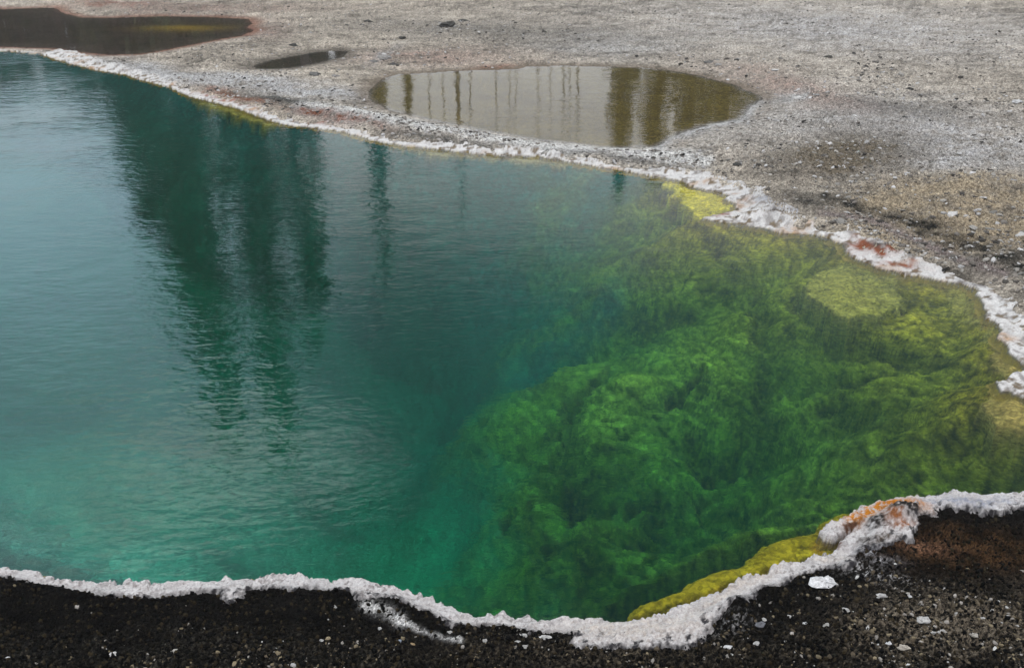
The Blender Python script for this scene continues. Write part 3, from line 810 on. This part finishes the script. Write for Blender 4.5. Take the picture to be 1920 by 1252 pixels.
def pick(cols, wts):
    def f(px, py, n):
        k = rng.choice(len(cols), n, p=np.array(wts) / sum(wts))
        return np.array(cols)[k] * rng.uniform(0.7, 1.25, (n, 1))
    return f


NEAR_RIM_SD = lambda x, y: sdist(x, y, NEAR_RIM)
FAR_RIM_SD = lambda x, y: sdist(x, y, FAR_RIM)
def bank_patch(px, py):
    return np.clip(1.2 * blob(px, py, 1640, 1090, 75, 16, 12) + 1.0 * blob(px, py, 1665, 1065, 40, 10, 6) + 0.9 * blob(px, py, 1350, 1195, 55, 22) + 1.1 * blob(px, py, 1745, 1040, 60, 12, 5)
                   + 0.75 * blob(px, py, 1835, 1050, 165, 32, 3) + 0.75 * blob(px, py, 1800, 1205, 190, 65) + 0.6 * blob(px, py, 1200, 1250, 420, 26)
                   + 1.2 * np.exp(-(polyline_dist(px, py, [(685, 1160), (742, 1188), (850, 1222)]) / 12) ** 2), 0, 1)


scatter('black_gravel', 10000, -60, 1980, 930, 1330, False, 0.004, 0.013, 0.8,
        pick([(0.004, 0.004, 0.004), (0.009, 0.008, 0.006), (0.026, 0.020, 0.012)], [5, 3, 2.2]),
        'black granules covering the near bank', 'gravel', lambda px, py, x, y: (NEAR_RIM_SD(x, y) < -0.015) * (1 - 0.85 * bank_patch(px, py)))
scatter('pale_gravel', 5200, -60, 1980, 930, 1330, False, 0.0025, 0.014, 0.5,
        pick([(0.24, 0.22, 0.20), (0.16, 0.13, 0.085), (0.075, 0.06, 0.042), (0.36, 0.35, 0.34)], [2.5, 3, 5, 1]),
        'pale chips strewn over the near black bank', 'gravel',
        lambda px, py, x, y: (NEAR_RIM_SD(x, y) < -0.03) * sst(-0.35, 0.3, fbm(x * 4, y * 4, 3, 203)) * np.clip(0.02 * sst(1090, 1150, py) + 0.34 * sst(1150, 1240, py) * (0.05 + 0.95 * sst(100, 800, px + 4 * (py - 1200)))
                                                                  + 1.6 * blob(px, py, 1790, 1195, 210, 60) + 0.35 * blob(px, py, 1600, 1130, 250, 60), 0, 1), power=3.0)
scatter('sinter_chips', 26000, -60, 1980, -4, 560, True, 0.006, 0.040, 0.35,
        pick([(0.24, 0.225, 0.205), (0.15, 0.135, 0.12), (0.34, 0.33, 0.325), (0.07, 0.064, 0.058), (0.03, 0.028, 0.026)], [4, 4, 2.5, 2, 0.8]),
        'grey and white sinter chips littering the far flat', 'gravel',
        lambda px, py, x, y: (FAR_RIM_SD(x, y) < 0.02) * np.clip(0.35 + 0.9 * fbm(x * 0.5, y * 0.5, 3, 201), 0.05, 1) * (1 - 0.85 * sst(1.3, 0.7, ((px - 1800) / 190) ** 2 + ((py - 408) / 62) ** 2)), power=3.0)


RUB = [(720, 110, 45, 10, 1), (840, 50, 60, 10, 1), (1300, 122, 50, 7, 1), (1640, 135, 70, 8, .8), (1060, 70, 60, 12, .8), (950, 66, 120, 14, .7), (760, 62, 60, 10, .6),
       (1700, 150, 90, 10, .6), (1600, 182, 90, 6, .6), (560, 195, 70, 9, .6), (810, 255, 90, 6, .3), (1400, 118, 60, 8, .6), (1700, 440, 200, 25, .25)]
scatter('rubble', 900, -60, 1980, -4, 560, True, 0.012, 0.060, 0.30,
        pick([(0.20, 0.19, 0.175), (0.11, 0.10, 0.09), (0.33, 0.32, 0.31), (0.05, 0.046, 0.042)], [3, 4, 2, 3]),
        'broken grey slabs and clods in patches on the far flat', 'rubble',
        lambda px, py, x, y: (FAR_RIM_SD(x, y) < -0.03) * np.clip(sum(k * blob(px, py, a, b, c, d) for a, b, c, d, k in RUB), 0.0, 1), power=2.2)


def stone_mesh(rx, ry, rz, seed, rag=0.62, n=14):
    """a lumpy stone from a warped sphere, flattened below"""
    r = np.random.default_rng(seed)
    V, q, t = [], [], []
    lat = 9
    for i in range(1, lat):
        th = math.pi * i / lat
        for j in range(n):
            ph = 2 * math.pi * j / n
            V.append((math.sin(th) * math.cos(ph), math.sin(th) * math.sin(ph), math.cos(th)))
    V = [(0, 0, 1)] + V + [(0, 0, -1)]
    V = np.array(V, float)
    o = r.uniform(0, 50)
    k = 1 + rag * fbm(V[:, 0] * 1.6 + o, V[:, 1] * 1.6 + V[:, 2] * 1.1, 4, seed % 40) + 0.5 * rag * fbm(V[:, 0] * 5 + o, V[:, 1] * 5 + V[:, 2] * 4, 2, 9)
    pl = r.normal(0, 1, (9, 3))
    pl /= np.linalg.norm(pl, axis=1, keepdims=True)
    cut = r.uniform(0.55, 0.9, 9)
    k = k * np.minimum(1.0, (cut[None] / np.maximum(V @ pl.T, 0.05)).min(1))      # split faces
    sq = V + r.normal(0, 0.04, V.shape)
    V = sq * k[:, None] * np.array([rx, ry, rz])
    V[:, 2] = np.where(V[:, 2] < 0, V[:, 2] * 0.5, V[:, 2])
    rowi = lambda i, j: 1 + (i - 1) * n + j % n
    for i in range(1, lat - 1):
        for j in range(n):
            q.append((rowi(i, j), rowi(i + 1, j), rowi(i + 1, j + 1), rowi(i, j + 1)))
    for j in range(n):
        t.append((0, rowi(1, j), rowi(1, j + 1)))
        t.append((len(V) - 1, rowi(lat - 1, j + 1), rowi(lat - 1, j)))
    return V, q, t


def stone(px, py, wpx, hpx, colour, label, rot=0.0, seed=1, name='stone', cat='stone', lift=0.2, group=None, far=False, tall=0.5):
    """a stone as wide as wpx and deep as hpx look from here, in its real size"""
    b_near = py > 800
    x, y = plane(px, py, 0.05)
    d = y * CP + CAM_H * SP
    rx = wpx * d / F / 2
    ry = max(hpx * d / F / 2 / max(CAM_H / math.hypot(y, CAM_H), 0.25) * 0.8, rx * 0.35)
    ry = min(ry, rx * 1.2)
    rz = rx * tall
    V, q, t = stone_mesh(rx, ry, rz, seed)
    c = np.tile(np.array(colour), (len(V), 1))
    c = c * (1 + 0.35 * fbm(V[:, 0] / rx * 2, V[:, 1] / rx * 2 + V[:, 2] / rx, 3, seed % 30))[:, None]
    o = mesh_np(name, V, q, t, c, M_STONE, smooth=False)
    zz = float(interp_height(x, y)[0])
    o.location = (float(x), float(y), zz + rz * (lift if b_near else 0.02))
    o.rotation_euler = (0, 0, math.radians(rot))
    return tag(o, label, cat, group)


WHITE, PALE, GREY, TAN, DARK = (0.46, 0.455, 0.46), (0.30, 0.29, 0.28), (0.17, 0.16, 0.15), (0.17, 0.14, 0.10), (0.035, 0.033, 0.03)
NEARG, FARG = 'pale stones on the near black bank', 'loose stones on the far sinter flat'
STONES = [
    (1544, 1097, 56, 26, WHITE, 'big bright white stone in the black hollow beside the near crust', 8, None),
    (1584, 1152, 17, 13, PALE, 'round pale grey stone just below the big bright white stone', 0, NEARG),
    (1725, 1180, 30, 20, PALE, 'pale angular slab half sunk in speckled gravel, right foreground', -25, NEARG),
    (1764, 1197, 18, 11, PALE, 'small whitish stone right of the pale angular slab', 10, NEARG),
    (1549, 1179, 16, 9, (0.28, 0.27, 0.25), 'flat grey stone on black gravel under the round pale stone', 5, NEARG),
    (1652, 1124, 22, 10, PALE, 'flat pale flake on black gravel right of the big white stone', 10, NEARG),
    (1703, 1122, 18, 8, WHITE, 'thin bright flake lying right of the flat pale flake', 5, NEARG),
    (1363, 1219, 20, 9, WHITE, 'bright white flake at the bottom edge below the wide crust', 0, NEARG),
    (1663, 1227, 14, 9, WHITE, 'small bright white stone at the bottom edge, lower right', 0, NEARG),
    (1426, 1176, 20, 14, (0.10, 0.10, 0.11), 'bluish grey stone beside the dark knob near the crust', 20, NEARG),
    (1433, 1163, 9, 9, PALE, 'tiny pale pebble resting above the bluish grey stone', 0, NEARG),
    (1417, 1213, 13, 10, PALE, 'small pale pebble below the bluish grey stone', 30, NEARG),
    (1508, 1176, 11, 8, WHITE, 'small white pebble left of the flat grey stone', 0, NEARG),
    (1790, 1158, 14, 8, PALE, 'light pebble above the speckled gravel patch at right', -10, NEARG),
    (1840, 1170, 13, 8, PALE, 'light pebble near the right edge on speckled gravel', 12, NEARG),
    (1822, 1206, 18, 10, (0.28, 0.26, 0.23), 'beige stone in the speckled gravel near the right edge', -15, NEARG),
    (1690, 1236, 26, 12, (0.30, 0.27, 0.23), 'beige slab cut by the bottom edge, right foreground', 0, NEARG),
    (216, 1231, 18, 17, (0.42, 0.40, 0.39), 'pale lumpy stone at the bottom edge of the left bank', 30, NEARG),
    (330, 1233, 18, 12, (0.33, 0.31, 0.28), 'pale cluster stone right of the lumpy stone on left bank', 0, NEARG),
    (628, 1143, 11, 8, PALE, 'small grey white pebble high on the middle black bank', 0, NEARG),
    (604, 1211, 9, 7, PALE, 'tiny white pebble low on the middle black bank', 0, NEARG),
    (911, 1205, 13, 10, PALE, 'rounded pale pebble on black bank below the crust dip', 20, NEARG),
    (1022, 1199, 24, 9, (0.42, 0.41, 0.40), 'long pale flake on black bank under the crust', 0, NEARG),
    (985, 1221, 15, 7, PALE, 'flat light flake below the long pale flake', 0, NEARG),
    (971, 1211, 11, 5, PALE, 'thin light sliver left of the long pale flake', 0, NEARG),
    (749, 1209, 12, 9, (0.22, 0.25, 0.30), 'bluish grey pebble beside the white streak on black bank', 0, NEARG),
    (775, 1219, 11, 5, (0.26, 0.19, 0.11), 'tan sliver under the white streak on black bank', -20, NEARG),
    (845, 1190, 14, 6, PALE, 'pale flake at the crust corner on black bank', 0, NEARG),
    (730, 1147, 20, 5, PALE, 'thin pale flake above the white streak on black bank', 8, NEARG),
    (16, 1239, 10, 7, WHITE, 'white pebble in the bottom left corner of the bank', 0, NEARG),
    (1862, 449, 28, 10, (0.15, 0.125, 0.095), 'flat brown stone on the tan patch, far right', 0, FARG),
    (1382, 313, 18, 8, DARK, 'dark stone by itself above the far white crust', 10, FARG),
    (838, 50, 36, 9, DARK, 'broad dark broken slab on the flat at top middle', 0, FARG),
    (868, 43, 24, 5, (0.05, 0.048, 0.045), 'thin dark slab just right of the broad broken slab', -5, FARG),
    (755, 72, 14, 7, DARK, 'small dark stone left of the broad broken slab', -20, FARG),
    (690, 41, 22, 4, DARK, 'low dark sliver at the top left of the broken slab', 0, FARG),
    (551, 88, 18, 6, DARK, 'dark stone above the small dull puddle', 0, FARG),
    (592, 144, 28, 6, (0.10, 0.095, 0.09), 'flat grey slab below the small dull puddle', 5, FARG),
    (628, 145, 18, 7, (0.20, 0.19, 0.18), 'light grey stone right of the flat grey slab', 0, FARG),
    (722, 112, 30, 9, (0.19, 0.18, 0.17), 'tilted grey block in rubble left of brown pond', -20, FARG),
    (700, 118, 18, 7, (0.12, 0.115, 0.11), 'dark grey block beside the tilted block in rubble', 10, FARG),
    (738, 122, 22, 5, (0.06, 0.057, 0.055), 'dark flat shard in front of the tilted grey block', 0, FARG),
    (1904, 202, 22, 5, (0.42, 0.42, 0.42), 'white flat plate at the right edge of the flat', 8, FARG),
    (1328, 121, 24, 6, (0.10, 0.095, 0.09), 'dark clod on the flat behind the brown pond', 0, FARG),
    (1346, 126, 16, 6, (0.22, 0.21, 0.20), 'light clod next to the dark clod behind brown pond', 0, FARG),
    (1452, 138, 15, 4, (0.40, 0.39, 0.38), 'white chip on pinkish ground right of the brown pond', 0, FARG),
    (1500, 183, 26, 5, (0.40, 0.39, 0.38), 'white crust plate at the tip right of brown pond', -10, FARG),
    (1553, 110, 20, 4, (0.06, 0.057, 0.05), 'dark low clod in the upper right flat', 0, FARG),
    (1697, 222, 14, 6, DARK, 'dark chip on the pale flat at right', 0, FARG),
    (1705, 169, 18, 3, DARK, 'narrow dark chip higher on the pale right flat', 0, FARG),
    (1455, 234, 18, 6, (0.26, 0.25, 0.24), 'light stone on the flat right of the brown pond', 0, FARG),
    (1602, 217, 10, 7, (0.42, 0.41, 0.40), 'upright white chip above the brown hollow', 0, FARG),
]
for k, (a, b, wp, hp, c, lab, rot, grp) in enumerate(STONES):
    stone(a, b, wp, hp, c, lab, rot, seed=11 + k * 7, group=grp, tall=0.42 if b > 800 else 0.35)


# ------------------------------------------------------------------ trees on the far side, seen as reflections
def leaf_mat(name, c1, c2):
    m, t = new_mat(name)
    inf = t.n('ShaderNodeTexNoise', {'Vector': t.n('ShaderNodeTexCoord').outputs['Object'], 'Scale': 1.4, 'Detail': 2.0}).outputs[0]
    p = t.n('ShaderNodeBsdfPrincipled', {'Base Color': t.mix(t.ramp(inf, 0.35, 0.65), c1, c2), 'Roughness': 0.8, 'Specular IOR Level': 0.2})
    t.n('ShaderNodeOutputMaterial', {0: p.outputs[0]})
    return m


def bark_mat(name, c1, c2):
    m, t = new_mat(name)
    v = t.n('ShaderNodeMapping', {'Vector': t.n('ShaderNodeTexCoord').outputs['Object'], 'Scale': (6, 6, 0.8)}).outputs[0]
    nn = t.n('ShaderNodeTexNoise', {'Vector': v, 'Scale': 3.0, 'Detail': 5.0}).outputs[0]
    b = t.n('ShaderNodeBump', {'Height': nn, 'Distance': 0.03})
    p = t.n('ShaderNodeBsdfPrincipled', {'Base Color': t.mix(nn, c1, c2), 'Roughness': 0.9, 'Normal': b.outputs[0]})
    t.n('ShaderNodeOutputMaterial', {0: p.outputs[0]})
    return m


M_LEAF = leaf_mat('needles', (0.016, 0.028, 0.012, 1), (0.040, 0.058, 0.022, 1))
M_BARK = bark_mat('bark', (0.03, 0.024, 0.018, 1), (0.10, 0.08, 0.06, 1))
M_SNAG = bark_mat('weathered_wood', (0.05, 0.045, 0.04, 1), (0.14, 0.13, 0.115, 1))


def tube(path, radii, sides=7):
    V, q = [], []
    P = np.array(path, float)
    for i, p in enumerate(P):
        d = P[min(i + 1, len(P) - 1)] - P[max(i - 1, 0)]
        d /= max(np.linalg.norm(d), 1e-9)
        u = np.cross(d, (0.31, 0.77, 0.12))
        u /= np.linalg.norm(u)
        v = np.cross(d, u)
        for j in range(sides):
            a = 2 * math.pi * j / sides
            V.append(p + radii[i] * (math.cos(a) * u + math.sin(a) * v))
    for i in range(len(P) - 1):
        for j in range(sides):
            q.append((i * sides + j, i * sides + (j + 1) % sides, (i + 1) * sides + (j + 1) % sides, (i + 1) * sides + j))
    return np.array(V), np.array(q)


def join(parts):
    Vs, Qs, o = [], [], 0
    for V, q in parts:
        Vs.append(V)
        Qs.append(q + o)
        o += len(V)
    return np.concatenate(Vs), np.concatenate(Qs)


def conifer_meshes(H, R, seed, bare=0.12, density=1.0, full=0.8):
    r = np.random.default_rng(seed)
    zs = np.linspace(0, H, 12)
    trunk = tube([(0.12 * math.sin(q * 0.3 + seed), 0.1 * math.cos(q * 0.25), q) for q in zs], [0.012 * H * (1 - 0.95 * q / H) + 0.02 for q in zs], 9)
    limbs, V = [trunk], []
    nb = int(120 * density)
    for k in range(nb):
        f = bare + (1 - bare) * (k + r.random()) / nb
        zb = f * H
        u = (f - bare) / (1 - bare)
        ln = R * (1 - u) ** full * r.uniform(0.6, 1.15) + 0.25
        a = r.uniform(0, 2 * math.pi)
        droop = r.uniform(-0.35, -0.05) + 0.45 * u
        ca, sa = math.cos(a), math.sin(a)
        tip = (ca * ln, sa * ln, zb + droop * ln)
        limbs.append(tube([(0, 0, zb), (ca * ln * 0.5, sa * ln * 0.5, zb + droop * ln * 0.35), tip], [0.045, 0.03, 0.008], 4))
        n = int(34 + 42 * ln)
        t = r.random(n) ** 0.7
        w_ = 0.32 * ln * (1 - 0.6 * t) + 0.1
        off = r.normal(0, 0.5, n) * w_
        cx, cyy = ca * ln * t - sa * off, sa * ln * t + ca * off
        cz = zb + droop * ln * t ** 1.3 + r.normal(0, 0.10, n) - 0.25 * np.abs(off)
        s = r.uniform(0.12, 0.30, n)
        d1 = r.normal(0, 1, (n, 3)) + np.array([ca, sa, -0.3]) * 1.2
        d1 /= np.linalg.norm(d1, axis=1, keepdims=True)
        d2 = np.cross(d1, r.normal(0, 1, (n, 3)))
        d2 /= np.linalg.norm(d2, axis=1, keepdims=True)
        c = np.stack([cx, cyy, cz], 1)
        V.append(np.stack([c - d1 * s[:, None], c - d2 * s[:, None] * 0.35, c + d1 * s[:, None], c + d2 * s[:, None] * 0.35], 1).reshape(-1, 3))
    V = np.concatenate(V)
    q = np.arange(len(V)).reshape(-1, 4)
    return join(limbs), (V, q)


def snag_meshes(H, seed, stubs=9):
    r = np.random.default_rng(seed)
    zs = np.linspace(0, H, 14)
    b1, b2 = r.uniform(-0.25, 0.25, 2)
    trunk = tube([(b1 * math.sin(q / H * 3), b2 * math.sin(q / H * 2.2), q) for q in zs], [(0.16 * (1 - 0.8 * q / H) + 0.02) for q in zs], 8)
    br = []
    for _ in range(stubs):
        zb = r.uniform(0.3, 0.97) * H
        a, ln = r.uniform(0, 2 * math.pi), r.uniform(0.4, 1.5)
        o = np.array([b1 * math.sin(zb / H * 3), b2 * math.sin(zb / H * 2.2), zb])
        br.append(tube([o, o + np.array([math.cos(a) * ln * .6, math.sin(a) * ln * .6, r.uniform(-.2, .3) * ln]), o + np.array([math.cos(a) * ln, math.sin(a) * ln, r.uniform(-.4, .6) * ln])], [0.035, 0.022, 0.006], 4))
    return [trunk] + br


def make_tree(name, parts, mats, names):
    e = bpy.data.objects.new(name, None)
    COL.objects.link(e)
    for (V, q), m, nm in zip(parts, mats, names):
        mesh_np(nm, V, q, mat=m, parent=e, smooth=(nm != 'crown'))
    return e


def copy_tree(src):
    r = src.copy()
    COL.objects.link(r)
    for ch in src.children:
        c = ch.copy()
        COL.objects.link(c)
        c.parent = r
    return r


def place(e, px, py, D, H, H0, wide=1.0):
    """stand a tree of height H at distance D so that its top mirrors in the water at (px, py)"""
    a, b = (px - 960) / F, -(py - 626) / F
    dx, dy, dz = a, CP + b * SP, -SP + b * CP
    azm = math.atan2(dx, dy)
    k = H / H0
    e.location = (D * math.sin(azm), D * math.cos(azm), 0.0)
    e.scale = (k * wide, k * wide, k)
    e.rotation_euler = (0, 0, random.uniform(0, 6.28))


def height_for(px, py, D):
    a, b = (px - 960) / F, -(py - 626) / F
    dx, dy, dz = a, CP + b * SP, -SP + b * CP
    x, y = plane(px, py)
    return (D - math.hypot(x, y)) * -dz / math.hypot(dx, dy)


PROTO = []
for k, (R, full, den) in enumerate(((2.3, 0.75, 0.95), (1.9, 0.6, 0.9), (2.8, 0.9, 0.9))):
    e = make_tree('conifer', conifer_meshes(14.0, R, 300 + k, 0.10, den, full), (M_BARK, M_LEAF), ('trunk', 'crown'))
    PROTO.append([e, False])
SNAGS = []
for k in range(3):
    e = make_tree('dead_tree', snag_meshes(14.0, 400 + k), (M_SNAG,) * 10, ('trunk',) + ('branch',) * 9)
    SNAGS.append([e, False])


def grow(kind, k, px, py, D, wide, label, group):
    src = (PROTO if kind == 'c' else SNAGS)[k % 3]
    e = src[0] if not src[1] else copy_tree(src[0])
    src[1] = True
    place(e, px, py, D, height_for(px, py, D), 14.0, wide)
    if kind == 's':
        e.rotation_euler = (random.uniform(-0.03, 0.03), random.uniform(-0.035, 0.035), random.uniform(0, 6.28))
    return tag(e, label, 'tree', group)


CG, DG, BG = 'conifers mirrored in the pool', 'bare dead trunks mirrored in the brown pond', 'far conifers mirrored in the dark pond'
# (kind, variant, x and y of the mirrored top, distance, width factor, label, group)
for a in [
    ('c', 0, 434, 808, 44, 0.66, 'tall dark conifer mirrored left of centre in the pool', CG),
    ('c', 1, 538, 845, 46, 0.55, 'tallest slim conifer mirrored to the middle of the pool', CG),
    ('c', 2, 365, 640, 47, 0.8, 'broad conifer mirrored left of the tallest pair', CG),
    ('c', 0, 285, 450, 49, 0.95, 'shorter conifer mirrored at the left side of the dark group', CG),
    ('c', 1, 590, 660, 50, 0.62, 'slim conifer mirrored right of the tallest tree', CG),
    ('c', 2, 470, 430, 48, 0.8, 'low dense conifer mirrored under the tallest pair', CG),
    ('c', 0, 722, 515, 52, 0.30, 'narrow spire conifer mirrored above the far crust', CG),
    ('c', 2, 1158, 366, 42, 0.62, 'conifer mirrored at the centre of the brown pond', CG),
    ('c', 1, 1225, 330, 44, 1.0, 'conifer mirrored right of centre in the brown pond', CG),
    ('c', 0, 1290, 345, 43, 1.1, 'bushy conifer mirrored in the right of the brown pond', CG),
    ('c', 2, 1350, 335, 44, 1.0, 'conifer mirrored at the right tip of the brown pond', CG),
    ('c', 1, 1420, 340, 46, 1.0, 'conifer mirrored past the right tip of the brown pond', CG),
    ('s', 0, 600, 420, 48, 1.6, 'bare grey trunk mirrored faintly near the pool crust', DG),
    ('s', 1, 862, 420, 45, 1.0, 'thick bare trunk mirrored left in the brown pond', DG),
    ('s', 2, 893, 262, 45, 0.6, 'thin dark bare trunk right of the thick one', DG),
    ('s', 0, 927, 285, 46, 0.5, 'thin leaning bare trunk in the left of the pond', DG),
    ('s', 1, 956, 275, 47, 0.4, 'faint forked bare trunk mirrored in the pond', DG),
    ('s', 2, 976, 268, 45, 0.35, 'very thin bare trunk mirrored mid pond', DG),
    ('s', 0, 1003, 272, 44, 0.5, 'straight thin dark trunk mirrored mid pond', DG),
    ('s', 1, 1031, 240, 46, 0.45, 'shorter thin dark trunk mirrored mid pond', DG),
    ('s', 2, 1054, 272, 44, 0.7, 'left trunk of a close pair mirrored in the pond', DG),
    ('s', 0, 1064, 268, 46, 0.5, 'right trunk of a close pair mirrored in the pond', DG),
    ('s', 1, 1077, 275, 44, 0.8, 'brown bare trunk beside the close pair of trunks', DG),
    ('s', 2, 726, 300, 46, 0.6, 'bare trunk mirrored at the left end of the pond', DG),
    ('s', 0, 808, 262, 47, 0.6, 'bare trunk mirrored left of the thick trunk', DG),
    ('s', 1, 828, 262, 46, 0.5, 'slightly leaning bare trunk beside the thick trunk', DG),
    ('c', 1, 768, 262, 47, 0.42, 'narrow scraggy conifer mirrored left in the brown pond', CG)]:
    grow(*a)
for a, b, lab_ in ((15, 165, 'left'), (-34, 170, 'far left')):
    grow('c', 2, a, b, 58, 1.5, 'near conifer mirrored at the %s end of the dark pond' % lab_, BG)
for a, b in ((598, 128), (640, 126)):
    grow('c', 1 + (a > 600), a, b, 57, 1.5, 'conifer mirrored in the %s of the small dull puddle' % ('middle' if a < 620 else 'right end'), BG)
for k in range(30):
    grow('c', k, -480 + k * 39 + random.uniform(-10, 10), (195 if k < 19 else 135) + random.uniform(-25, 30), 60 + random.uniform(-5, 7), 1.7,
         'far conifer of the dark row mirrored along the water at top left', BG)

# ------------------------------------------------------------------ thin steam hanging over the springs
mh, th = new_mat('thin_steam')
th.n('ShaderNodeOutputMaterial', {1: th.n('ShaderNodeVolumePrincipled', {'Color': (0.95, 0.97, 1.0, 1), 'Density': HAZE, 'Anisotropy': 0.2}).outputs[0]})
hx, hy0, hy1, hz0, hz1 = 1700.0, -12.0, 310.0, -13.5, 34.0
V = np.array([(sx * hx, yy, zz) for zz in (hz0, hz1) for yy in (hy0, hy1) for sx in (-1, 1)])
hz = mesh_np('haze', V, np.array([(0, 2, 3, 1), (4, 5, 7, 6), (0, 1, 5, 4), (2, 6, 7, 3), (0, 4, 6, 2), (1, 3, 7, 5)]), mat=mh, smooth=False)
tag(hz, 'thin pale steam hanging over the pools and flat', 'haze', kind='stuff')
